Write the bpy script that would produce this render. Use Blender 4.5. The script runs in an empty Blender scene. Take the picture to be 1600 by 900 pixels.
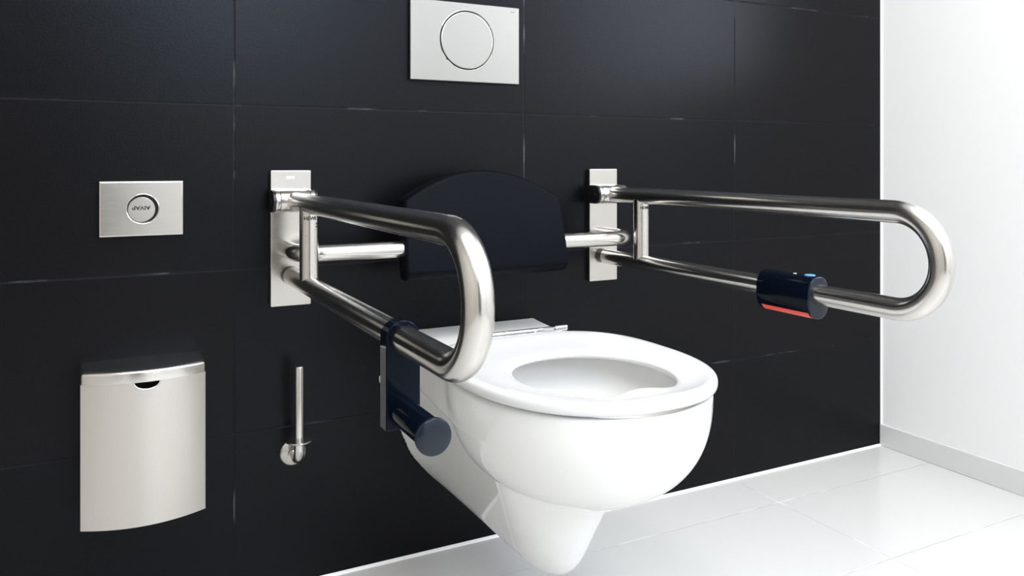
import bpy, bmesh, math
import numpy as np
from mathutils import Vector, Matrix

PI = math.pi
SC = bpy.context.scene
COL = SC.collection

# ------------------------------------------------------------------ camera
# pinhole camera of 1600 x 900: focal 1266 px, level, lens shifted down
F_PX = 1266.0
CAM = Vector((-1.970, -1.538, 0.792))
cd = bpy.data.cameras.new('camera')
cam = bpy.data.objects.new('camera', cd)
COL.objects.link(cam)
cd.sensor_fit = 'HORIZONTAL'; cd.sensor_width = 36.0
cd.lens = F_PX / 1600.0 * 36.0
cd.shift_y = -196.0 / 1600.0
cd.clip_start = 0.02
cam.location = CAM
fw = Vector((0.4620, 0.8869, 0.0)).normalized()
cam.rotation_euler = fw.to_track_quat('-Z', 'Y').to_euler()
SC.camera = cam

# ------------------------------------------------------------------ materials
def new_mat(name):
    m = bpy.data.materials.new(name); m.use_nodes = True
    nt = m.node_tree
    b = nt.nodes['Principled BSDF']
    return m, nt, b

def simple(name, col, rough=0.4, metal=0.0, spec=0.5, coat=0.0, noise=0.0, nscale=40.0, bump=0.0):
    m, nt, b = new_mat(name)
    b.inputs['Base Color'].default_value = (*col, 1)
    b.inputs['Metallic'].default_value = metal
    b.inputs['Specular IOR Level'].default_value = spec
    b.inputs['Coat Weight'].default_value = coat
    b.inputs['Coat Roughness'].default_value = 0.05
    tc = nt.nodes.new('ShaderNodeTexCoord')
    n = nt.nodes.new('ShaderNodeTexNoise'); n.inputs['Scale'].default_value = nscale
    n.inputs['Detail'].default_value = 3
    nt.links.new(tc.outputs['Object'], n.inputs['Vector'])
    mr = nt.nodes.new('ShaderNodeMapRange')
    mr.inputs['To Min'].default_value = max(0.0, rough - noise)
    mr.inputs['To Max'].default_value = rough + noise
    nt.links.new(n.outputs['Fac'], mr.inputs['Value'])
    nt.links.new(mr.outputs['Result'], b.inputs['Roughness'])
    if bump:
        bp = nt.nodes.new('ShaderNodeBump'); bp.inputs['Strength'].default_value = bump
        bp.inputs['Distance'].default_value = 0.001
        nt.links.new(n.outputs['Fac'], bp.inputs['Height'])
        nt.links.new(bp.outputs['Normal'], b.inputs['Normal'])
    return m

def brushed(name, col, rough, stretch, strength=0.12, dist=0.0004, aniso=0.0, tangent='Z'):
    """Brushed stainless steel: fine noise stretched along one axis drives bump and roughness."""
    m, nt, b = new_mat(name)
    b.inputs['Base Color'].default_value = (*col, 1)
    b.inputs['Metallic'].default_value = 1.0
    tc = nt.nodes.new('ShaderNodeTexCoord')
    mp = nt.nodes.new('ShaderNodeMapping'); mp.inputs['Scale'].default_value = stretch
    n = nt.nodes.new('ShaderNodeTexNoise'); n.inputs['Scale'].default_value = 1.0
    n.inputs['Detail'].default_value = 4
    nt.links.new(tc.outputs['Object'], mp.inputs['Vector'])
    nt.links.new(mp.outputs['Vector'], n.inputs['Vector'])
    mr = nt.nodes.new('ShaderNodeMapRange')
    mr.inputs['To Min'].default_value = rough * 0.75
    mr.inputs['To Max'].default_value = rough * 1.25
    nt.links.new(n.outputs['Fac'], mr.inputs['Value'])
    nt.links.new(mr.outputs['Result'], b.inputs['Roughness'])
    bp = nt.nodes.new('ShaderNodeBump'); bp.inputs['Strength'].default_value = strength
    bp.inputs['Distance'].default_value = dist
    nt.links.new(n.outputs['Fac'], bp.inputs['Height'])
    nt.links.new(bp.outputs['Normal'], b.inputs['Normal'])
    return m

def tile_material(name, axes, pitch, offs, gw, base, tint, rough, spec, grout_dark, grout_light, residue, bump=0.3, mott=60.0):
    """Large-format tiles: joints from object coordinates, colour per tile, residue on joints."""
    m, nt, b = new_mat(name)
    N = nt.nodes.new; L = nt.links.new
    tc = N('ShaderNodeTexCoord'); sp = N('ShaderNodeSeparateXYZ'); L(tc.outputs['Object'], sp.inputs[0])
    def math_(op, a, bb=None, c=None):
        n = N('ShaderNodeMath'); n.operation = op
        for i, v in enumerate((a, bb, c)):
            if v is None: continue
            if isinstance(v, (int, float)): n.inputs[i].default_value = v
            else: L(v, n.inputs[i])
        return n.outputs[0]
    masks = []; cells = []
    for ax, p, o in zip(axes, pitch, offs):
        u = math_('DIVIDE', math_('SUBTRACT', sp.outputs[ax], o), p)
        fr = math_('FRACT', u); cells.append(math_('FLOOR', u))
        d = math_('MULTIPLY', math_('MINIMUM', fr, math_('SUBTRACT', 1.0, fr)), p)
        mr = N('ShaderNodeMapRange'); mr.inputs['From Min'].default_value = gw * 0.5
        mr.inputs['From Max'].default_value = gw * 0.5 + 0.0006
        mr.inputs['To Min'].default_value = 1; mr.inputs['To Max'].default_value = 0
        L(d, mr.inputs['Value']); masks.append(mr.outputs[0])
    mask = math_('MAXIMUM', masks[0], masks[1])
    cb = N('ShaderNodeCombineXYZ'); L(cells[0], cb.inputs[0]); L(cells[1], cb.inputs[1])
    wn = N('ShaderNodeTexWhiteNoise'); L(cb.outputs[0], wn.inputs['Vector'])
    tm = N('ShaderNodeMix'); tm.data_type = 'RGBA'
    tm.inputs[6].default_value = (*base, 1); tm.inputs[7].default_value = (*tint, 1)
    L(wn.outputs['Value'], tm.inputs[0])
    # joints: dark with patches of pale residue
    n2 = N('ShaderNodeTexNoise'); n2.inputs['Scale'].default_value = 9; n2.inputs['Detail'].default_value = 6
    L(tc.outputs['Object'], n2.inputs['Vector'])
    mr2 = N('ShaderNodeMapRange'); mr2.inputs['From Min'].default_value = residue
    mr2.inputs['From Max'].default_value = residue + 0.12
    L(n2.outputs['Fac'], mr2.inputs['Value'])
    gm = N('ShaderNodeMix'); gm.data_type = 'RGBA'
    gm.inputs[6].default_value = (*grout_dark, 1); gm.inputs[7].default_value = (*grout_light, 1)
    L(mr2.outputs[0], gm.inputs[0])
    cm = N('ShaderNodeMix'); cm.data_type = 'RGBA'
    L(mask, cm.inputs[0]); L(tm.outputs[2], cm.inputs[6]); L(gm.outputs[2], cm.inputs[7])
    L(cm.outputs[2], b.inputs['Base Color'])
    n3 = N('ShaderNodeTexNoise'); n3.inputs['Scale'].default_value = mott; n3.inputs['Detail'].default_value = 8
    n3.inputs['Roughness'].default_value = 0.6
    L(tc.outputs['Object'], n3.inputs['Vector'])
    mr3 = N('ShaderNodeMapRange'); mr3.inputs['To Min'].default_value = rough - 0.05
    mr3.inputs['To Max'].default_value = rough + 0.05
    L(n3.outputs['Fac'], mr3.inputs['Value'])
    L(math_('ADD', mr3.outputs[0], math_('MULTIPLY', mask, 0.4)), b.inputs['Roughness'])
    b.inputs['Specular IOR Level'].default_value = spec
    if max(base) < .1: b.inputs['Specular Tint'].default_value = (.88, .92, 1.0, 1)
    h = math_('SUBTRACT', math_('MULTIPLY', n3.outputs['Fac'], bump), math_('MULTIPLY', mask, 3.0))
    bp = N('ShaderNodeBump'); bp.inputs['Strength'].default_value = 0.35; bp.inputs['Distance'].default_value = 0.0012
    L(h, bp.inputs['Height']); L(bp.outputs['Normal'], b.inputs['Normal'])
    return m

M = {}
M['black_tile'] = tile_material('black_tile', (0, 2), (0.598, 0.2990), (-1.7375, 0.0), 0.0028,
                                (0.0012, 0.0013, 0.0019), (0.0022, 0.0018, 0.0022), 0.31, 0.165,
                                (0.004, 0.004, 0.005), (0.07, 0.07, 0.078), 0.56, bump=0.55, mott=230.0)
M['floor_tile'] = tile_material('floor_tile', (0, 1), (0.598, 0.300), (-0.5455, -0.151), 0.0020,
                                (0.645, 0.645, 0.635), (0.665, 0.665, 0.655), 0.22, 0.5,
                                (0.52, 0.52, 0.52), (0.80, 0.80, 0.80), 0.50, bump=0.1)
M['white_paint'] = simple('white_paint', (0.89, 0.895, 0.90), 0.6, noise=0.05, nscale=90, bump=0.05)
M['dark_panel_paint'] = simple('dark_panel_paint', (0.10, 0.09, 0.08), 0.5, noise=0.05, nscale=90, bump=0.05)
M['left_paint'] = simple('left_paint', (0.46, 0.43, 0.39), 0.6, noise=0.05, nscale=90, bump=0.05)
M['skirting'] = simple('skirting', (0.70, 0.70, 0.70), 0.3, noise=0.04, nscale=30)
M['silicone'] = simple('silicone', (0.88, 0.88, 0.88), 0.35, noise=0.05, nscale=50)
M['ceramic'] = simple('ceramic', (0.80, 0.80, 0.785), 0.07, coat=0.0, noise=0.01, nscale=12)
M['seat_plastic'] = simple('seat_plastic', (0.69, 0.69, 0.70), 0.16, coat=0.15, noise=0.02, nscale=12)
M['steel_tube'] = brushed('steel_tube', (0.60, 0.58, 0.55), 0.21, (500, 30, 500), 0.10, 0.0002)
M['steel_flat'] = brushed('steel_flat', (0.52, 0.50, 0.47), 0.22, (40, 40, 900), 0.10, 0.0002)
M['steel_bin'] = brushed('steel_bin', (0.59, 0.56, 0.525), 0.42, (900, 200, 14), 0.12, 0.0002)
M['steel_flush'] = brushed('steel_flush', (0.36, 0.352, 0.335), 0.22, (14, 100, 900), 0.06, 0.0001)
M['chrome'] = simple('chrome', (0.80, 0.80, 0.80), 0.06, 1.0, noise=0.01)
M['polished_steel'] = simple('polished_steel', (0.72, 0.72, 0.73), 0.13, 1.0, noise=0.03)
M['black_plastic'] = simple('black_plastic', (0.008, 0.008, 0.010), 0.35, noise=0.05)
M['backrest_foam'] = simple('backrest_foam', (0.002, 0.003, 0.005), 0.5, spec=0.05, noise=0.04, nscale=200, bump=0.15)
M['navy_plastic'] = simple('navy_plastic', (0.0025, 0.005, 0.011), 0.06, spec=0.07, noise=0.01)
M['slate_plastic'] = simple('slate_plastic', (0.008, 0.013, 0.022), 0.15, spec=0.32, noise=0.02)
M['recess_shade'] = simple('recess_shade', (0.035, 0.030, 0.028), 0.4, noise=0.03)
M['red_plastic'] = simple('red_plastic', (0.75, 0.07, 0.04), 0.3, noise=0.03)
M['blue_plastic'] = simple('blue_plastic', (0.16, 0.42, 0.85), 0.25, noise=0.03)
M['pale_plastic'] = simple('pale_plastic', (0.75, 0.78, 0.82), 0.3, noise=0.03)
M['black_print'] = simple('black_print', (0.01, 0.01, 0.01), 0.5, noise=0.03)
M['grey_print'] = simple('grey_print', (0.28, 0.29, 0.29), 0.5, noise=0.03)
M['pale_print'] = simple('pale_print', (0.92, 0.92, 0.92), 0.5, noise=0.03)

# ------------------------------------------------------------------ helpers
def link(name, me, mat, parent=None, smooth=None):
    o = bpy.data.objects.new(name, me); COL.objects.link(o)
    if mat is not None and not me.materials: me.materials.append(M[mat] if isinstance(mat, str) else mat)
    if parent: o.parent = parent
    return o

def finish(bm, name, mat, parent=None, smooth=True, angle=35.0, bevel=0.0, seg=3, bangle=40.0):
    bmesh.ops.remove_doubles(bm, verts=bm.verts, dist=1e-6)
    bmesh.ops.recalc_face_normals(bm, faces=bm.faces)
    if bevel:
        es = [e for e in bm.edges if len(e.link_faces) == 2 and e.calc_face_angle(0) > math.radians(bangle)]
        bmesh.ops.bevel(bm, geom=es, offset=bevel, segments=seg, affect='EDGES', profile=0.5, clamp_overlap=True)
        bmesh.ops.recalc_face_normals(bm, faces=bm.faces)
    for f in bm.faces: f.smooth = smooth
    if smooth:
        for e in bm.edges:
            if len(e.link_faces) == 2 and e.calc_face_angle(0) > math.radians(angle): e.smooth = False
    me = bpy.data.meshes.new(name); bm.to_mesh(me); bm.free()
    return link(name, me, mat, parent)

def thing(name, label, cat, loc=(0, 0, 0), group=None):
    o = bpy.data.objects.new(name, None); COL.objects.link(o)
    o.empty_display_size = 0.05
    o.location = loc; o['label'] = label; o['category'] = cat
    if group: o['group'] = group
    return o

def box(bm, x0, x1, y0, y1, z0, z1):
    vs = [bm.verts.new(p) for p in ((x0,y0,z0),(x1,y0,z0),(x1,y1,z0),(x0,y1,z0),(x0,y0,z1),(x1,y0,z1),(x1,y1,z1),(x0,y1,z1))]
    for f in ((0,3,2,1),(4,5,6,7),(0,1,5,4),(1,2,6,5),(2,3,7,6),(3,0,4,7)):
        bm.faces.new([vs[i] for i in f])

def rings(bm, rs, cap0=True, cap1=True, closed=False):
    """bridge a list of vertex loops given as lists of points"""
    vr = [[bm.verts.new(p) for p in r] for r in rs]
    n = len(vr[0]); k = len(vr)
    for i in range(k if closed else k - 1):
        a = vr[i]; b = vr[(i + 1) % k]
        for j in range(n):
            bm.faces.new((a[j], a[(j + 1) % n], b[(j + 1) % n], b[j]))
    if not closed:
        if cap0: bm.faces.new(vr[0][::-1])
        if cap1: bm.faces.new(vr[-1])
    return vr

def sweep(bm, pts, rad, n=40, cap0=True, cap1=True):
    """round tube along a polyline, parallel-transported; rad a number or list"""
    pts = [Vector(p) for p in pts]
    T = []
    for i in range(len(pts)):
        a = pts[max(0, i - 1)]; b = pts[min(len(pts) - 1, i + 1)]
        T.append((b - a).normalized())
    up = Vector((0, 0, 1)) if abs(T[0].z) < 0.9 else Vector((1, 0, 0))
    nrm = T[0].cross(up).normalized()
    rs = []
    for i, p in enumerate(pts):
        if i:
            q = T[i - 1].rotation_difference(T[i]); nrm = q @ nrm
            nrm = (nrm - T[i] * nrm.dot(T[i])).normalized()
        bn = T[i].cross(nrm)
        r = rad[i] if isinstance(rad, (list, tuple)) else rad
        rs.append([p + nrm * (r * math.cos(2 * PI * j / n)) + bn * (r * math.sin(2 * PI * j / n)) for j in range(n)])
    rings(bm, rs, cap0, cap1)

def arc(c, r, a0, a1, axes, n=20):
    """points on an arc: c + r*(cos a * U + sin a * V)"""
    U, V = Vector(axes[0]), Vector(axes[1]); c = Vector(c)
    return [c + U * (r * math.cos(a0 + (a1 - a0) * i / n)) + V * (r * math.sin(a0 + (a1 - a0) * i / n)) for i in range(n + 1)]

def lathe(bm, prof, c, axis, n=64, cap0=True, cap1=True):
    """prof: list of (radius, distance along axis)"""
    ax = Vector(axis).normalized()
    up = Vector((0, 0, 1)) if abs(ax.z) < 0.9 else Vector((1, 0, 0))
    U = ax.cross(up).normalized(); V = ax.cross(U); c = Vector(c)
    rings(bm, [[c + ax * d + U * (r * math.cos(2*PI*j/n)) + V * (r * math.sin(2*PI*j/n)) for j in range(n)] for r, d in prof], cap0, cap1)

def prism(bm, outline, lo, hi, axis):
    """extrude closed 2-D outline between lo and hi; axis 'x': outline is (y,z), 'y': (x,z), 'z': (x,y)"""
    def P(a, b, c):
        return {'x': (c, a, b), 'y': (a, c, b), 'z': (a, b, c)}[axis]
    rings(bm, [[P(a, b, lo) for a, b in outline], [P(a, b, hi) for a, b in outline]])

def rrect(x0, x1, z0, z1, r, n=5):
    pts = []
    for cx, cz, a in ((x1 - r, z1 - r, 0), (x0 + r, z1 - r, PI/2), (x0 + r, z0 + r, PI), (x1 - r, z0 + r, 1.5*PI)):
        for i in range(n + 1):
            t = a + PI/2 * i / n
            pts.append((cx + r * math.cos(t), cz + r * math.sin(t)))
    return pts

def text_mesh(txt, size, depth=0.0002, bold=0.0):
    cu = bpy.data.curves.new('txt', 'FONT'); cu.body = txt; cu.size = size
    cu.align_x = 'CENTER'; cu.align_y = 'CENTER'; cu.extrude = depth; cu.offset = bold
    cu.resolution_u = 3
    o = bpy.data.objects.new('txt', cu); COL.objects.link(o)
    dg = bpy.context.evaluated_depsgraph_get(); dg.update()
    me = bpy.data.meshes.new_from_object(o.evaluated_get(dg))
    bpy.data.objects.remove(o); bpy.data.curves.remove(cu)
    return me

def put_text(txt, size, name, mat, parent, xf, depth=0.0002, bold=0.0):
    """xf maps (u right, v up, w out) to world"""
    me = text_mesh(txt, size, depth, bold)
    for v in me.vertices: v.co = xf(*v.co)
    me.name = name
    return link(name, me, mat, parent)

# ------------------------------------------------------------------ the room
def struct(name, bm, mat, smooth=False, **kw):
    o = finish(bm, name, mat, None, smooth, **kw); o['kind'] = 'structure'; return o

XL, YF, ZC = -3.1, -3.4, 2.55
bm = bmesh.new(); box(bm, XL - .1, .1, YF - .1, .1, -.1, 0); struct('floor', bm, 'floor_tile')
bm = bmesh.new(); box(bm, XL - .1, .1, YF - .1, .1, ZC, ZC + .1); struct('ceiling', bm, 'white_paint')
bm = bmesh.new(); box(bm, XL - .1, 0, 0, .1, 0, ZC); struct('wall_back', bm, 'black_tile')
RY0, RY1, RZ0, RZ1 = -1.60, -0.50, 1.10, 2.25      # unseen opening added in the right wall to put sheen on the tiles
bm = bmesh.new()
box(bm, 0, .1, RY1, .1, 0, ZC); box(bm, 0, .1, YF, RY0, 0, ZC)
box(bm, 0, .1, RY0, RY1, 0, RZ0); box(bm, 0, .1, RY0, RY1, RZ1, ZC)
struct('wall_right', bm, 'white_paint')
bm = bmesh.new()
for y0, y1, z0, z1 in ((RY0, RY0 + .05, RZ0, RZ1), (RY1 - .05, RY1, RZ0, RZ1), (RY0 + .05, RY1 - .05, RZ0, RZ0 + .05), (RY0 + .05, RY1 - .05, RZ1 - .05, RZ1)):
    box(bm, .02, .08, y0, y1, z0, z1)
struct('sheen_opening', bm, 'skirting')
bm = bmesh.new(); box(bm, XL - .1, XL, YF, 0, 0, ZC); struct('wall_left', bm, 'left_paint')
# front wall behind the camera, with a tall window opening
WX0, WX1, WZ0, WZ1 = -1.60, -0.80, 1.60, 2.34
bm = bmesh.new()
box(bm, XL, WX0, YF - .1, YF, 0, ZC); box(bm, WX1, 0, YF - .1, YF, 0, ZC)
box(bm, WX0, WX1, YF - .1, YF, 0, WZ0); box(bm, WX0, WX1, YF - .1, YF, WZ1, ZC)
struct('wall_front', bm, 'white_paint')
bm = bmesh.new()
for x0, x1, z0, z1 in ((WX0, WX0 + .05, WZ0, WZ1), (WX1 - .05, WX1, WZ0, WZ1), (WX0 + .05, WX1 - .05, WZ0, WZ0 + .05), (WX0 + .05, WX1 - .05, WZ1 - .05, WZ1)):
    box(bm, x0, x1, YF - .08, YF - .02, z0, z1)
w = struct('window_1', bm, 'skirting')
bm = bmesh.new(); box(bm, -2.68, -1.80, YF, YF + .04, 0, 2.1); struct('dark_panel_1', bm, 'dark_panel_paint', bevel=.003, seg=2)  # unseen dark panel added to darken reflections in the tiles and steel
# skirting tile along the right wall, its top edge softly rounded
bm = bmesh.new(); box(bm, -.0075, 0, YF, -.0002, 0, .060)
struct('baseboard_right', bm, 'skirting', bevel=0.0018, seg=3)
# white sealant in the corner of the two walls and along the foot of the black wall
bm = bmesh.new(); prism(bm, [(-.0042, 0.0), (-.0030, -.0016), (-.0016, -.0032), (0.0, -.0044), (0.001, 0.0)], .058, ZC, 'z')
struct('trim_1', bm, 'silicone', smooth=True)
bm = bmesh.new(); prism(bm, [(0.0, .0046), (-.0022, .0036), (-.0042, .0018), (-.0055, 0.0), (0.001, -.001)], XL, -.0075, 'x')
struct('trim_2', bm, 'silicone', smooth=True)

# ------------------------------------------------------------------ flush plate
FX0, FX1, FZ0, FZ1 = -1.4035, -1.1565, .9585, 1.1215
fp = thing('flush_plate', 'large steel flush plate with a round push button, high on the black wall', 'flush plate', (-1.28, 0, 1.04))
def P_(o, parent):   # parent while keeping world placement (all parents only translated)
    o.parent = parent; o.matrix_parent_inverse = Matrix.Translation(-Vector(parent.location)); return o
FBX, FBZ = -1.2785, 1.0445
n = 96
bm = bmesh.new()
out_ = []
for i in range(n):      # outer rounded rectangle sampled by angle around the button
    a = 2 * PI * i / n
    dx, dz = math.cos(a), math.sin(a)
    t = min(((FX1 - FBX) / dx if dx > 1e-9 else (FX0 - FBX) / dx if dx < -1e-9 else 9), ((FZ1 - FBZ) / dz if dz > 1e-9 else (FZ0 - FBZ) / dz if dz < -1e-9 else 9))
    out_.append((FBX + dx * t, FBZ + dz * t))
for cxx, czz in ((FX0, FZ0), (FX1, FZ0), (FX0, FZ1), (FX1, FZ1)):   # snap the nearest samples to the corners
    k = min(range(n), key=lambda i: (out_[i][0] - cxx) ** 2 + (out_[i][1] - czz) ** 2); out_[k] = (cxx, czz)
def inset(pts, d): return [(min(max(x, FX0 + d), FX1 - d), min(max(z, FZ0 + d), FZ1 - d)) for x, z in pts]
RB = .0625
hole = [(FBX + RB * math.cos(2*PI*i/n), FBZ + RB * math.sin(2*PI*i/n)) for i in range(n)]
lv = [[(x, -.0001, z) for x, z in hole], [(x, -.0001, z) for x, z in inset(out_, .0015)], [(x, -.0085, z) for x, z in out_],
      [(x, -.0100, z) for x, z in inset(out_, .0006)], [(x, -.0107, z) for x, z in inset(out_, .0018)], [(x, -.0108, z) for x, z in hole]]
rings(bm, lv, closed=True)
P_(finish(bm, 'plate', 'steel_flush', angle=6), fp)
bm = bmesh.new()
lathe(bm, [(.0626, .0002), (.0626, .0112), (.0616, .0118), (.0592, .0085), (.0592, .0002)], (FBX, 0, FBZ), (0, -1, 0), 96, False, False)
ring_ = P_(finish(bm, 'button_ring', 'chrome', angle=50), fp)
bm = bmesh.new()
lathe(bm, [(.0586, .0002), (.0586, .0108), (.0580, .0115), (.0568, .0118)], (FBX, 0, FBZ), (0, -1, 0), 96)
P_(finish(bm, 'push_button', 'steel_flush', angle=6), fp)
P_(put_text('GEBERIT', .0032, 'lettering', 'grey_print', None, lambda u, v, w: Vector((-1.173 + u, -.0109 - w, 1.1115 + v))), fp)

# ------------------------------------------------------------------ control plate with dial
cp = thing('control_plate', 'small steel plate with a recessed round dial, on the wall above the bin', 'control plate', (-1.891, 0, .713))
FX0, FX1, FZ0, FZ1 = -1.957, -1.8245, .6655, .7605
FBX, FBZ, RB = -1.8895, .7125, .0262
out_ = []
for i in range(n):
    a = 2 * PI * i / n
    dx, dz = math.cos(a), math.sin(a)
    t = min(((FX1 - FBX) / dx if dx > 1e-9 else (FX0 - FBX) / dx if dx < -1e-9 else 9), ((FZ1 - FBZ) / dz if dz > 1e-9 else (FZ0 - FBZ) / dz if dz < -1e-9 else 9))
    out_.append((FBX + dx * t, FBZ + dz * t))
for cxx, czz in ((FX0, FZ0), (FX1, FZ0), (FX0, FZ1), (FX1, FZ1)):
    k = min(range(n), key=lambda i: (out_[i][0] - cxx) ** 2 + (out_[i][1] - czz) ** 2); out_[k] = (cxx, czz)
hole = [(FBX + RB * math.cos(2*PI*i/n), FBZ + RB * math.sin(2*PI*i/n)) for i in range(n)]
bm = bmesh.new()
rings(bm, [[(x, -.0001, z) for x, z in hole], [(x, -.0001, z) for x, z in inset(out_, .001)], [(x, -.0105, z) for x, z in out_],
           [(x, -.0125, z) for x, z in inset(out_, .0010)], [(x, -.0132, z) for x, z in inset(out_, .0030)], [(x, -.0134, z) for x, z in hole]], closed=True)
P_(finish(bm, 'plate', 'steel_flat', angle=6), cp)
bm = bmesh.new()
lathe(bm, [(.0262, .0003), (.0262, .0138), (.0256, .0141), (.0248, .0136), (.0246, .0003)], (FBX, 0, FBZ), (0, -1, 0), 72, False, False)
P_(finish(bm, 'dial_ring', 'polished_steel', angle=50), cp)
bm = bmesh.new()
lathe(bm, [(.0222, .0012), (.0222, .0036), (.0216, .0041), (.0208, .0042)], (FBX - .0016, 0, FBZ - .0016), (0, -1, 0), 72)
d_ = P_(finish(bm, 'dial', 'steel_flat', angle=6), cp)
bm = bmesh.new(); lathe(bm, [(.0246, .0002), (.0246, .0122), (.0238, .0122), (.0234, .0010), (.001, .0010)], (FBX, 0, FBZ), (0, -1, 0), 72, False, True)  # dark colour behind the off-centre disc stands for the shadow crescent
P_(finish(bm, 'dial_recess', 'recess_shade', angle=30), cp)
lt = put_text('AIVAP', .0092, 'lettering', 'black_print', None, lambda u, v, w: Vector((FBX - .002 - u * 1.15, -.0044 - w, FBZ + .0015 - v)), bold=.0003)
lt.parent = d_; lt.matrix_parent_inverse = d_.matrix_parent_inverse.copy(); lt.matrix_parent_inverse = Matrix.Translation((0, 0, 0))

# ------------------------------------------------------------------ waste bin
wb = thing('waste_bin', 'brushed steel sanitary bin with a bowed front, mounted low on the black wall', 'bin', (-1.89, 0, .207))
BX0, BX1 = -1.9835, -1.7965
def bow(t): return -.081 - .026 * (1 - (2 * t - 1) ** 2)
def bin_outline(x0, x1, yb, grow=0.0, r=.008, nn=28):
    pts = [(x0, yb), (x0, bow(0) + r)]
    front = [(x0 + (x1 - x0) * i / nn, bow(i / nn) - grow) for i in range(nn + 1)]
    # soft front corners
    pts += [(x0 + r * (1 - math.cos(a)), bow(0.03) - grow + r * (1 - math.sin(a))) for a in (.3, .7, 1.1)]
    pts += front[2:-2]
    pts += [(x1 - r * (1 - math.cos(a)), bow(0.97) - grow + r * (1 - math.sin(a))) for a in (1.1, .7, .3)]
    pts += [(x1, bow(1) + r), (x1, yb)]
    return pts
# body front with a half-round finger notch below the lid lip
NX, NR, ZL, ZB, ZT = -1.888, .0195, .4385, .2065, .4575
nn = 64
def frontpt(x):
    t = (x - BX0) / (BX1 - BX0); return bow(t)
bm = bmesh.new()
xs = [BX0 + (BX1 - BX0) * i / nn for i in range(nn + 1)]
xs = sorted(set(xs + [NX + NR * math.sin(a * PI / 24) for a in range(-12, 13)]))
ztop = []
for x in xs:
    d = abs(x - NX)
    ztop.append(ZL - (math.sqrt(max(0, NR ** 2 - d ** 2)) * .62 if d < NR else 0))
TH = .0012
def col_(x, zt, ins):
    y = frontpt(x) + ins
    return [bm.verts.new((x, y, ZB)), bm.verts.new((x, y, ZB + (zt - ZB) * .5)), bm.verts.new((x, y, zt))]
A = [col_(x, z, 0) for x, z in zip(xs, ztop)]; B = [col_(x, z, TH) for x, z in zip(xs, ztop)]
for i in range(len(xs) - 1):
    for k in range(2):
        bm.faces.new((A[i][k], A[i+1][k], A[i+1][k+1], A[i][k+1])); bm.faces.new((B[i][k], B[i][k+1], B[i+1][k+1], B[i+1][k]))
    bm.faces.new((A[i][2], A[i+1][2], B[i+1][2], B[i][2])); bm.faces.new((A[i][0], B[i][0], B[i+1][0], A[i+1][0]))
for i in (0, -1):
    for k in range(2):
        bm.faces.new((A[i][k], A[i][k+1], B[i][k+1], B[i][k]))
# sides, back and bottom
e = .0006
box(bm, BX0, BX0 + .0012, bow(0) + TH, -.0005, ZB, ZL); box(bm, BX1 - .0012, BX1, bow(1) + TH, -.0005, ZB, ZL)
box(bm, BX0, BX1, -.0018, -.0004, ZB, ZL); 
fl = bin_outline(BX0 + .002, BX1 - .002, -.002, -.003); prism(bm, fl, ZB + .006, ZB + .0075, 'z')
P_(finish(bm, 'body', 'steel_bin', angle=40), wb)
# bright turned lip round the finger notch
bm = bmesh.new()
pts = [(NX + NR * math.sin(a), frontpt(NX + NR * math.sin(a)) - .0004, ZL - NR * math.cos(a) * .62) for a in [(-PI/2) + PI * i / 24 for i in range(25)]]
sweep(bm, pts, .0015, 10)
P_(finish(bm, 'finger_notch', 'polished_steel', angle=60), wb)
# lid: cap with rounded top edge
bm = bmesh.new()
def ro(g): 
    c = bin_outline(BX0 - .0004 - g, BX1 + .0004 + g, -.0004, g + .0016)
    return c
r = .005
lv = [[(x, y, ZL + .0002) for x, y in ro(0)], [(x, y, ZT - r) for x, y in ro(0)]]
for i in range(1, 6):
    a = PI/2 * i / 5
    g = -r * (1 - math.cos(a)); lv.append([(x, y, ZT - r + r * math.sin(a)) for x, y in ro(g)])
rings(bm, lv)
P_(finish(bm, 'lid', 'polished_steel', angle=50), wb)
bpy.data.objects['lid'].data.materials[0] = brushed('steel_lid', (0.66, 0.64, 0.61), 0.22, (14, 200, 900), 0.08, 0.0002)

# ------------------------------------------------------------------ spare roll holder
rh = thing('spare_roll_holder', 'small upright steel peg for a spare toilet roll, on the wall beside the bin', 'toilet roll holder', (-1.634, 0, .247))
RX, RY, RZ = -1.6325, -.052, .249
bm = bmesh.new()
lathe(bm, [(.0245, .0002), (.0250, .0015), (.0245, .0035), (.0205, .0065), (.0115, .0095), (.0108, .012)], (RX, 0, RZ), (0, -1, 0), 56)
P_(finish(bm, 'rosette', 'steel_flat', angle=50), rh)
bm = bmesh.new()
pts = [(RX, -.009, RZ), (RX, -.018, RZ)] + [tuple(p) for p in arc((RX, -.030, RZ + .022), .022, -PI/2, 0, ((0, -1, 0), (0, 0, 1)), 16)] + [(RX, RY, RZ + .036)]
sweep(bm, pts, .0094, 32)
P_(finish(bm, 'elbow', 'steel_tube', angle=50), rh)
bm = bmesh.new()
lathe(bm, [(.0215, 0), (.0230, .0010), (.0232, .0022), (.0226, .0034), (.008, .0036)], (RX, RY, RZ + .035), (0, 0, 1), 56)
P_(finish(bm, 'flange', 'steel_flat', angle=50), rh)
bm = bmesh.new()
lathe(bm, [(.0078, .036), (.0078, .1705), (.0070, .1722), (.0030, .1725)], (RX, RY, RZ), (0, 0, 1), 40)
P_(finish(bm, 'peg', 'steel_tube', angle=50), rh)

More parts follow.
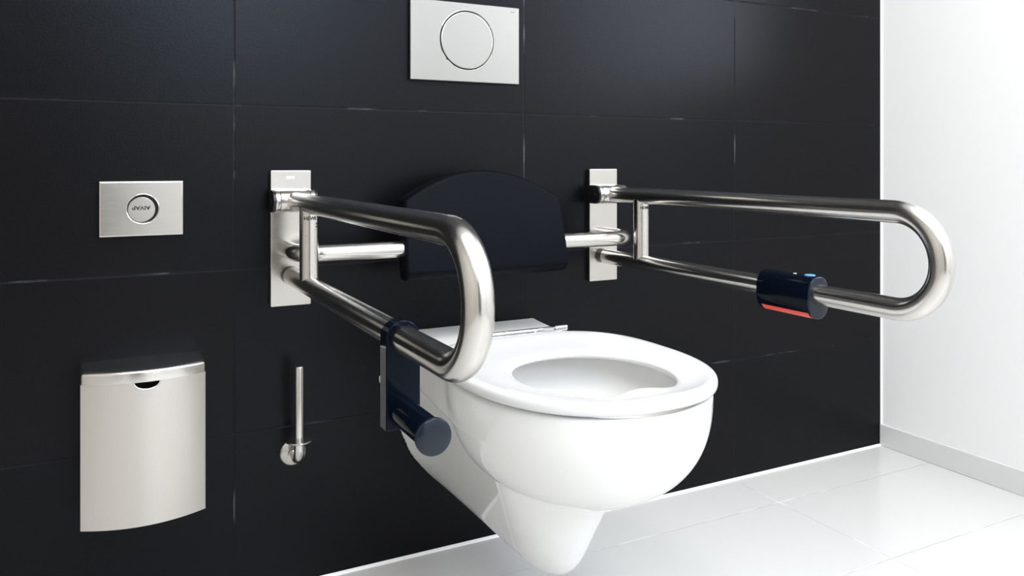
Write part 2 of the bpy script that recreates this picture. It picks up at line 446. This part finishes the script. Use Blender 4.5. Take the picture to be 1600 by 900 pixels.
# ------------------------------------------------------------------ hinged support rails
R_T = .0165
ZT_, ZB_, YTIP = .7215, .5820, -.8310
def grab_bar(xc, label, logo):
    g = thing('grab_bar', label, 'grab bar', (xc, 0, .652), 'hinged steel grab bars either side of the toilet')
    # wall plate
    bm = bmesh.new()
    prism(bm, rrect(xc - .0370, xc + .0370, .5260, .7775, .0022, 3), -.0005, -.0125, 'y')
    P_(finish(bm, 'wall_plate', 'steel_flat', bevel=.0012, seg=2, bangle=60, angle=12), g)
    # hinge barrel: D-shaped section along x
    zc, yc, hr = .7215, -.0370, .0205
    def dsec(r):
        pts = [(-.0120, zc - r), (-.0120, zc + r)]
        pts += [(yc - r * math.sin(a), zc + r * math.cos(a)) for a in [PI * i / 22 for i in range(23)]]
        return pts
    bm = bmesh.new()
    prism(bm, dsec(hr), xc - .0265, xc + .0265, 'x')
    hb = P_(finish(bm, 'hinge', 'steel_tube', bevel=.0008, seg=2, bangle=60), g)
    for s in (-1, 1):
        bm = bmesh.new()
        prism(bm, dsec(hr + .0002), xc + s * .0272, xc + s * .0355, 'x')
        P_(finish(bm, 'hinge_collar', 'steel_tube', bevel=.0008, seg=2, bangle=60), g)
        bm = bmesh.new()
        prism(bm, dsec(hr - .0006), xc + s * .0356, xc + s * .0400, 'x')
        lathe(bm, [(.0035, 0), (.0032, .0010), (.001, .0012)], (xc + s * .0398, -.036, zc), (s, 0, 0), 20)
        P_(finish(bm, 'end_cap', 'black_plastic', bevel=.0010, seg=2, bangle=50), g)
    # the looped tube
    rb = (ZT_ - ZB_) / 2; ycen = YTIP + R_T * 0 + rb
    ycen = YTIP + rb
    pts = [(xc, -.050, ZT_)] + [(xc, y, ZT_) for y in np.linspace(-.12, ycen, 14)]
    pts += [tuple(p) for p in arc((xc, ycen, (ZT_ + ZB_) / 2), rb, PI/2, -PI/2, ((0, -1, 0), (0, 0, 1)), 40)][1:]
    pts += [(xc, y, ZB_) for y in np.linspace(ycen, -.0235, 16)][1:]
    bm = bmesh.new(); sweep(bm, pts, R_T, 56)
    P_(finish(bm, 'rail', 'steel_tube', angle=60), g)
    bm = bmesh.new()
    lathe(bm, [(.0148, .0122), (.0148, .0238)], (xc, 0, ZB_), (0, -1, 0), 40)
    P_(finish(bm, 'buffer', 'black_plastic', angle=60), g)
    # upright between the two runs
    ys = -.1530
    bm = bmesh.new(); sweep(bm, [(xc, ys, z) for z in np.linspace(ZB_, ZT_, 6)], R_T - .0004, 56)
    st = P_(finish(bm, 'upright', 'steel_tube', angle=60), g)
    def wrap(ang0, z0):
        def xf(u, v, w):
            a = u / R_T + ang0; rr = R_T + .0001 + w
            return Vector((xc + rr * math.sin(a), ys - rr * math.cos(a), z0 + v))
        return xf
    def prt(txt, size, ang, z, mat='black_print', bold=.0):
        o = put_text(txt, size, 'lettering', mat, None, wrap(ang, z), bold=bold); o.parent = st
    prt('HEWI', .0086, -.14, .6975, bold=.00015)
    prt('H', .0046, .62, .6885); prt('M', .0046, .62, .6830); prt('I- I', .0040, .55, .6785, 'grey_print')
    prt('----', .0052, .55, .6735, 'grey_print'); prt('-', .0070, -.55, .6690)
    if logo:
        P_(put_text('HEWI', .0056, 'logo', 'pale_print', None, lambda u, v, w: Vector((xc - .001 + u, -.0127 - w, .7640 + v)), bold=.0004), g)
    return g
GXL, GXR = -1.6385, -.9425
gl = grab_bar(GXL, 'looped steel grab bar with the dark roll holder hanging from its lower run', True)
gr = grab_bar(GXR + .0, 'looped steel grab bar with the dark call button clamped on its lower run', False)

# ------------------------------------------------------------------ backrest
br = thing('backrest', 'black padded backrest with an arched top, on a steel tube above the toilet', 'backrest', (-1.289, 0, .60))
BXC = -1.2885
yb_, zb_, rbn = -.118, .6315, .048
xl, xr = -1.6455, -.9400
pts = [(xl, -.0125, zb_), (xl, yb_ + rbn, zb_)] + [tuple(p) for p in arc((xl + rbn, yb_ + rbn, zb_), rbn, 0, PI/2, ((-1, 0, 0), (0, -1, 0)), 16)][1:]
pts += [(x, yb_, zb_) for x in np.linspace(xl + rbn, xr - rbn, 14)][1:]
pts += [tuple(p) for p in arc((xr - rbn, yb_ + rbn, zb_), rbn, PI/2, 0, ((1, 0, 0), (0, -1, 0)), 16)][1:] + [(xr, -.0125, zb_)]
bm = bmesh.new(); sweep(bm, pts, .0155, 48)
P_(finish(bm, 'support_tube', 'steel_tube', angle=60), br)
def cush(scale_in, zlow):
    """closed outline (x,z) of the pad, inset by scale_in"""
    hw_b, hw_t, zc_, zp = .172 - scale_in, .1665 - scale_in, .722 - scale_in * .4, .7775 - scale_in
    zb0 = zlow
    pts = []
    # bottom edge left to right
    for i in range(13): pts.append((-hw_b + .006 + (2 * hw_b - .012) * i / 12, zb0))
    pts += [(hw_b - .002, zb0 + .0015), (hw_b, zb0 + .006)]
    for i in range(1, 8): t = i / 8; pts.append((hw_b + (hw_t - hw_b) * t + .0015 * math.sin(PI * t), zb0 + .006 + (zc_ - zb0 - .010) * t))
    pts += [(hw_t, zc_ - .004), (hw_t - .0035, zc_ + .002)]
    nn = 30
    for i in range(1, nn):
        t = i / nn; x = (hw_t - .0035) * (1 - 2 * t)
        u = abs(x) / (hw_t - .0035)
        z = zp - (zp - zc_ - .002) * (u ** 1.95)
        pts.append((x, z))
    pts += [(-hw_t + .0035, zc_ + .002), (-hw_t, zc_ - .004)]
    for i in range(7, 0, -1): t = i / 8; pts.append((-(hw_b + (hw_t - hw_b) * t + .0015 * math.sin(PI * t)), zb0 + .006 + (zc_ - zb0 - .010) * t))
    pts += [(-hw_b, zb0 + .006), (-hw_b + .002, zb0 + .0015)]
    return pts
def ytilt(z, off): return -.152 + (z - .59) * .23 + off
lv = []
for ins, off, zl in ((.012, .056, .575), (.003, .050, .572), (.001, .030, .573), (.0, .016, .577), (.0, .010, .581), (.0008, .005, .585), (.0025, .0018, .5885), (.005, .0004, .5915), (.008, 0, .5945)):
    lv.append([(BXC + x, ytilt(z, off), z) for x, z in cush(ins, zl)])
bm = bmesh.new(); rings(bm, lv)
P_(finish(bm, 'pad', 'backrest_foam', angle=50), br)

# ------------------------------------------------------------------ roll holder on the left rail
ph = thing('toilet_paper_holder', 'glossy dark blue roll holder with a round end disc, hanging from a grab bar', 'toilet roll holder', (GXL, -.61, .49))
yf, yk = -.6215, -.5995
def stad(hw, z0, zc_, nseg=28):
    pts = [(GXL - hw, z0), (GXL + hw, z0)]
    pts += [(GXL + hw * math.cos(a), zc_ + hw * math.sin(a)) for a in [PI * i / nseg for i in range(nseg + 1)]]
    return pts
# bracket plate wraps the tube (inner hole radius just over the tube)
bm = bmesh.new()
hw = .0215
nseg = 48
def inner(): return [(GXL + (R_T + .0003) * math.cos(2*PI*i/nseg + PI/2), ZB_ + (R_T + .0003) * math.sin(2*PI*i/nseg + PI/2)) for i in range(nseg)]
def outer(h):
    o = []
    for i in range(nseg):
        a = 2*PI*i/nseg + PI/2
        if math.sin(a) >= 0: o.append((GXL + h * math.cos(a), ZB_ + h * math.sin(a)))
        else:
            # square lower part down to z0
            x = h * math.cos(a) / max(abs(math.cos(a)), abs(math.sin(a)) * .999)
            z0 = .4745 + (.0215 - h)
            k = min(1.0, abs(math.sin(a)) / max(1e-6, abs(math.cos(a))))
            z = ZB_ + (z0 - ZB_) * k
            o.append((GXL + x, z))
    return o
I_, O_ = inner(), outer(hw); O2 = outer(hw - .0012)
rings(bm, [[(x, yf, z) for x, z in I_], [(x, yf, z) for x, z in O2], [(x, yf + .0012, z) for x, z in O_],
           [(x, yk, z) for x, z in O_], [(x, yk, z) for x, z in I_]], closed=True)
P_(finish(bm, 'bracket', 'navy_plastic', angle=40), ph)
bm = bmesh.new()
lathe(bm, [(.0172, .0), (.0172, .088), (.0165, .094)], (GXL, yf + .002, .4945), (0, -1, 0), 48)
P_(finish(bm, 'spindle', 'navy_plastic', angle=50), ph)
bm = bmesh.new()
lathe(bm, [(.0195, .0), (.0208, .0015), (.0210, .004), (.0206, .0060), (.0195, .0068), (.004, .0070)], (GXL, -.7125, .4935), (0, -1, 0), 56)
P_(finish(bm, 'end_disc', 'slate_plastic', angle=50), ph)

# ------------------------------------------------------------------ call button on the right rail
cb_ = thing('call_button', 'oval dark blue emergency call button with a red stripe, clamped on the right grab bar', 'call button', (GXR, -.56, .5765))
CXc = GXR
def oval(a, b, zc_, nn=56):
    pts = []
    for i in range(nn):
        t = 2 * PI * i / nn
        c, s = math.cos(t), math.sin(t)
        p = 2 / 2.5
        pts.append((CXc + a * math.copysign(abs(c) ** p, c), zc_ + b * math.copysign(abs(s) ** p, s)))
    return pts
def oring(k, y, a=.0225, b=.0335, zc_=.5765): return [(x, y, z) for x, z in oval(a - k, b - k, zc_)]
Y0, Y1 = -.506, -.622
bm = bmesh.new()
rings(bm, [oring(.003, Y0), oring(.0012, Y0 - .0005), oring(0, Y0 - .003), oring(0, Y1 + .004)])
P_(finish(bm, 'housing', 'navy_plastic', angle=50), cb_)
bm = bmesh.new()
rings(bm, [oring(.0003, Y1 + .0042), oring(0, Y1 + .0036), oring(0, Y1 + .0012), oring(.0010, Y1 + .0002), oring(.0022, Y1)])
P_(finish(bm, 'end_cover', 'slate_plastic', angle=50), cb_)
# red stripe wraps the lower left flank
def flank(t0, t1, y0, y1, lift, nn=8):
    bm = bmesh.new(); lo, hi = [], []
    p = 2 / 2.5
    def pt(t, g):
        c, s = math.cos(t), math.sin(t)
        return (CXc + (.0225 + g) * math.copysign(abs(c) ** p, c), .5765 + (.0335 + g) * math.copysign(abs(s) ** p, s))
    lp = [pt(t0 + (t1 - t0) * i / nn, lift) for i in range(nn + 1)] + [pt(t1 + (t0 - t1) * i / nn, -.0006) for i in range(nn + 1)]
    prism(bm, lp, y0, y1, 'y'); return bm
P_(finish(flank(PI * 1.22, PI * 1.40, -.516, -.6165, .0004), 'red_stripe', 'red_plastic', angle=40), cb_)
bm = bmesh.new(); lathe(bm, [(.0085, 0), (.0085, .0012), (.0070, .0020), (.001, .0022)], (CXc + .002, -.601, .6096), (0, 0, 1), 28)
P_(finish(bm, 'blue_button', 'blue_plastic', angle=50), cb_)
bm = bmesh.new(); lathe(bm, [(.0030, 0), (.0028, .0010), (.001, .0012)], (CXc - .001, -.573, .6096), (0, 0, 1), 16)
P_(finish(bm, 'indicator_dot', 'pale_plastic', angle=50), cb_)

# ------------------------------------------------------------------ the toilet
TXC = -1.2880
tl = thing('toilet', 'white wall-hung toilet with an open seat, between two steel grab bars', 'toilet', (TXC, 0, .12))

def lerp(x, xs, ys): return np.interp(x, xs, ys)
def smin(a, b, k):
    h = np.clip(.5 + .5 * (b - a) / k, 0, 1); return b * (1 - h) + a * h - k * h * (1 - h)
def smax(a, b, k): return -smin(-a, -b, k)
ZRIM = .4555
def sstep(x, a, b):
    t = np.clip((x - a) / (b - a), 0, 1); return t * t * (3 - 2 * t)
def field(X, D, Z):
    """signed-distance-like field of the ceramic body; X across, D out from the wall, Z up"""
    aX = np.abs(X)
    # rim block: back ledge and rounded front
    Dc = .435
    w = lerp(D, [0, .03, .10, .16, .22, .30, .38, .435], [.173, .168, .160, .160, .168, .178, .185, .186])
    front = np.sqrt((X / .186) ** 2 + (np.maximum(D - Dc, 0) / .215) ** 2)
    rim = np.where(D > Dc, (front - 1) * .20, aX - w)
    t_z = np.maximum(Z - ZRIM, .388 - Z)
    rim = smax(rim, t_z, .005)
    # bowl: bulging egg below the rim, deepest under the opening
    g = np.clip((.4525 - Z) / .183, 0, 1.6)
    bf = np.where(D > .42, .2620, .190)
    bx = .1930
    n_ = 2.38
    q = (np.abs(X / bx) ** 2.1 + np.abs((D - .42) / bf) ** 2.1) 
    r_ = (q ** (n_ / 2.1) + g ** n_) ** (1 / n_)
    bowl = (r_ - 1) * .16
    bowl = smax(bowl, Z - ZRIM, .006)
    # pedestal with trap: V-shaped section, flaring against the wall, rounded nose
    hw = .049 + np.clip(Z - .130, -.1, .27) * .430
    hw = hw + .030 * np.exp(-D / .070) * sstep(Z, .12, .22) * (1 - sstep(Z, .36, .40))
    nose = .424 + (Z - .12) * .38
    dd = np.maximum(D - (nose - .085), 0) / .085
    hw = hw * np.where(dd > 0, .985, 1.0)
    ped = (np.sqrt((aX / np.maximum(hw, .02)) ** 2 * (dd > 0) + dd ** 2) - 1) * .07
    ped_side = (aX - hw) * .90
    ped = np.where(dd > 0, np.maximum(ped, ped_side), ped_side)
    ped = smax(ped, 0.116 + .10 * X * X / .046 - Z, .040)
    ped = smax(ped, Z - .43, .004)
    body = smin(rim, bowl, .003)
    body = smin(body, ped, .0025)
    body = smax(body, -D + .0006, .001)
    # the basin
    cav = (np.sqrt((X / .152) ** 2 + ((D - .480) / .188) ** 2 + ((Z - .466) / .115) ** 2) - 1) * .14
    sump = (np.sqrt((X / .055) ** 2 + ((D - .40) / .065) ** 2 + ((Z - .352) / .070) ** 2) - 1) * .06
    cav = smin(cav, sump, .03)
    body = smax(body, -cav, .008)
    return body

def surface_net(fn, lo, hi, h):
    ax = [np.arange(lo[i], hi[i] + h, h) for i in range(3)]
    G = np.meshgrid(*ax, indexing='ij')
    v = fn(*G)
    ins = v < 0
    nx, ny, nz = v.shape
    acc = np.zeros((nx - 1, ny - 1, nz - 1, 3)); cnt = np.zeros((nx - 1, ny - 1, nz - 1))
    corners = [(i, j, k) for i in (0, 1) for j in (0, 1) for k in (0, 1)]
    def cv(c): return v[c[0]:nx - 1 + c[0], c[1]:ny - 1 + c[1], c[2]:nz - 1 + c[2]]
    for a in corners:
        for d in range(3):
            if a[d]: continue
            b = list(a); b[d] = 1
            va, vb = cv(a), cv(b)
            cr = (va < 0) != (vb < 0)
            t = np.where(cr, va / np.where(va - vb == 0, 1, va - vb), 0)
            for q in range(3):
                acc[..., q] += np.where(cr, a[q] + (t if q == d else 0), 0)
            cnt += cr
    act = cnt > 0
    idx = -np.ones(act.shape, int); idx[act] = np.arange(act.sum())
    base = np.stack(np.nonzero(act), 1)
    P = (base + acc[act] / cnt[act][:, None]) * h + np.array([a[0] for a in ax])
    # pull vertices onto the exact surface
    eps = 1e-4
    for _ in range(3):
        f0 = fn(P[:, 0], P[:, 1], P[:, 2])
        g = np.stack([(fn(*(P + e_).T) - fn(*(P - e_).T)) / (2 * eps) for e_ in np.eye(3) * eps], 1)
        gn = (g ** 2).sum(1); s = np.clip(f0 / np.maximum(gn, .05), -h * .5, h * .5)
        P = P - s[:, None] * g
    quads = []
    for d in range(3):
        sl0 = [slice(1, -1)] * 3; sl0[d] = slice(0, -1)
        sl1 = [slice(1, -1)] * 3; sl1[d] = slice(1, None)
        A, B = ins[tuple(sl0)], ins[tuple(sl1)]
        for flip, cond in ((False, A & ~B), (True, ~A & B)):
            c = np.stack(np.nonzero(cond), 1) + 1; c[:, d] -= 1
            u, w_ = (d + 1) % 3, (d + 2) % 3
            def at(du, dw):
                q = c.copy(); q[:, u] -= du; q[:, w_] -= dw; return idx[q[:, 0], q[:, 1], q[:, 2]]
            Q = np.stack([at(1, 1), at(0, 1), at(0, 0), at(1, 0)], 1)
            quads.append(Q[:, ::-1] if flip else Q)
    return P, np.concatenate(quads)

P, Q = surface_net(field, (-.215, -.012, .09), (.215, .705, .465), .0036)
P = np.stack([P[:, 0] + TXC, -P[:, 1], P[:, 2]], 1)
me = bpy.data.meshes.new('bowl'); me.from_pydata(P.tolist(), [], Q[:, ::-1].tolist()); me.validate(); me.update()
for p in me.polygons: p.use_smooth = True
b_ = link('bowl', me, 'ceramic'); P_(b_, tl)
bmx = bmesh.new(); bmx.from_mesh(me); bmesh.ops.recalc_face_normals(bmx, faces=bmx.faces); bmx.to_mesh(me); bmx.free()

# seat ring
NS = 160
def seat_outer(a):
    # a = angle, 0 at the right, 90 deg at the front (away from the wall)
    c, s = math.cos(a), math.sin(a)
    if s >= 0: n_, bb = 2.3, .250
    else: n_, bb = 3.0, .212
    k = (abs(c / .198) ** n_ + abs(s / bb) ** n_) ** (-1 / n_)
    return c * k, .425 + s * k
def seat_inner(a):
    c, s = math.cos(a), math.sin(a)
    n_ = 2.1; bb = .138 if s >= 0 else .128
    k = (abs(c / .118) ** n_ + abs(s / bb) ** n_) ** (-1 / n_)
    x, d = c * k, .492 + s * k
    # shallow lobe reaching in at the centre of the front
    d -= .020 * math.exp(-(x / .042) ** 2) * (1 if s > 0 else 0)
    return x, d
prof = [(0.985, .4608), (1.0, .4632), (1.007, .4660), (1.006, .4695), (.994, .4728), (.965, .4752), (.92, .4768), (.85, .4772),
        (.74, .4758), (.60, .4738), (.45, .4722), (.30, .4712), (.16, .4706), (.07, .4700), (.02, .4686), (0.0, .4668), (.0, .4640), (.02, .4610), (.06, .4592), (.5, .4588), (.93, .4590)]
lv = []
for i in range(NS):
    a = 2 * PI * i / NS
    ox, od = seat_outer(a); 
    ix, id_ = seat_inner(a)
    fr = math.exp(-((a - PI/2) / .33) ** 2)
    ring = []
    for t, z in prof:
        dz = fr * (.0065 * max(0, 1 - t) ** 1.3 if z > .4638 and t < .95 else 0)
        ring.append((TXC + ix + (ox - ix) * t, -(id_ + (od - id_) * t), z + dz))
    lv.append(ring)
bm = bmesh.new(); rings(bm, lv, closed=True)
se = P_(finish(bm, 'seat', 'seat_plastic', angle=60), tl)
for s, bx_, bd_ in ((-1, -.140, .575), (1, .140, .575), (-1, -.160, .32), (1, .160, .32)):
    bm = bmesh.new(); lathe(bm, [(.0120, 0), (.0125, .002), (.0125, .0070)], (TXC + bx_, -bd_, .4550), (0, 0, 1), 24)
    o = finish(bm, 'buffer', 'seat_plastic', angle=50); o.parent = se; o.location = -Vector(tl.location) + Vector(tl.location)
# hinge rod and its two posts
bm = bmesh.new()
hy = -.2060; hz = .4760
def along(x0, x1, r): lathe(bm, [(r * .8, 0), (r, .0008), (r, x1 - x0 - .0008), (r * .8, x1 - x0)], (x0, hy, hz), (1, 0, 0), 24)
along(TXC - .0720, TXC + .1010, .0046); along(TXC + .1022, TXC + .1300, .0056); along(TXC - .0850, TXC - .0730, .0056)
for s in (-1, 1):
    lathe(bm, [(.0130, 0), (.0130, .004), (.0075, .007), (.0060, .026)], (TXC + s * .060, hy, .4500), (0, 0, 1), 28)
P_(finish(bm, 'hinge_rod', 'polished_steel', angle=50), tl)

# ------------------------------------------------------------------ light
def area(name, loc, target, sx, sy, power, col=(1, 1, 1)):
    ld = bpy.data.lights.new(name, 'AREA'); ld.shape = 'RECTANGLE'; ld.size = sx; ld.size_y = sy
    ld.energy = power; ld.color = col
    o = bpy.data.objects.new(name, ld); COL.objects.link(o); o.location = loc
    o.rotation_euler = (Vector(target) - Vector(loc)).to_track_quat('-Z', 'Y').to_euler()
    return o
area('window_daylight', ((WX0 + WX1) / 2, YF + .02, (WZ0 + WZ1) / 2), ((WX0 + WX1) / 2, 0, (WZ0 + WZ1) / 2), WX1 - WX0, WZ1 - WZ0, 28, (.70, .85, 1.0))
area('side_sheen_light', (-.01, (RY0 + RY1) / 2, (RZ0 + RZ1) / 2), (-2, (RY0 + RY1) / 2, (RZ0 + RZ1) / 2), RY1 - RY0, RZ1 - RZ0, 24, (.84, .90, 1.0))  # unseen area light added for the sheen on the right-hand tiles
area('ceiling_light', (-1.45, -1.8, ZC - .02), (-1.45, -1.8, 0), 2.2, 2.4, 76, (1.0, .975, .945))
area('bowl_fill_light', (-.95, -1.05, ZC - .02), (-.95, -1.05, 0), .30, .30, 10, (1.0, .975, .945))  # unseen fill lamp added to brighten the inside of the bowl
wd = bpy.data.worlds.new('world'); SC.world = wd; wd.use_nodes = True
wd.node_tree.nodes['Background'].inputs[0].default_value = (.9, .95, 1, 1)
wd.node_tree.nodes['Background'].inputs[1].default_value = 1.0

vs = SC.view_settings
SC.display_settings.display_device = 'sRGB'
vs.view_transform = 'Standard'; vs.look = 'None'; vs.gamma = 1.0; vs.use_curve_mapping = False
vs.exposure = 0.0
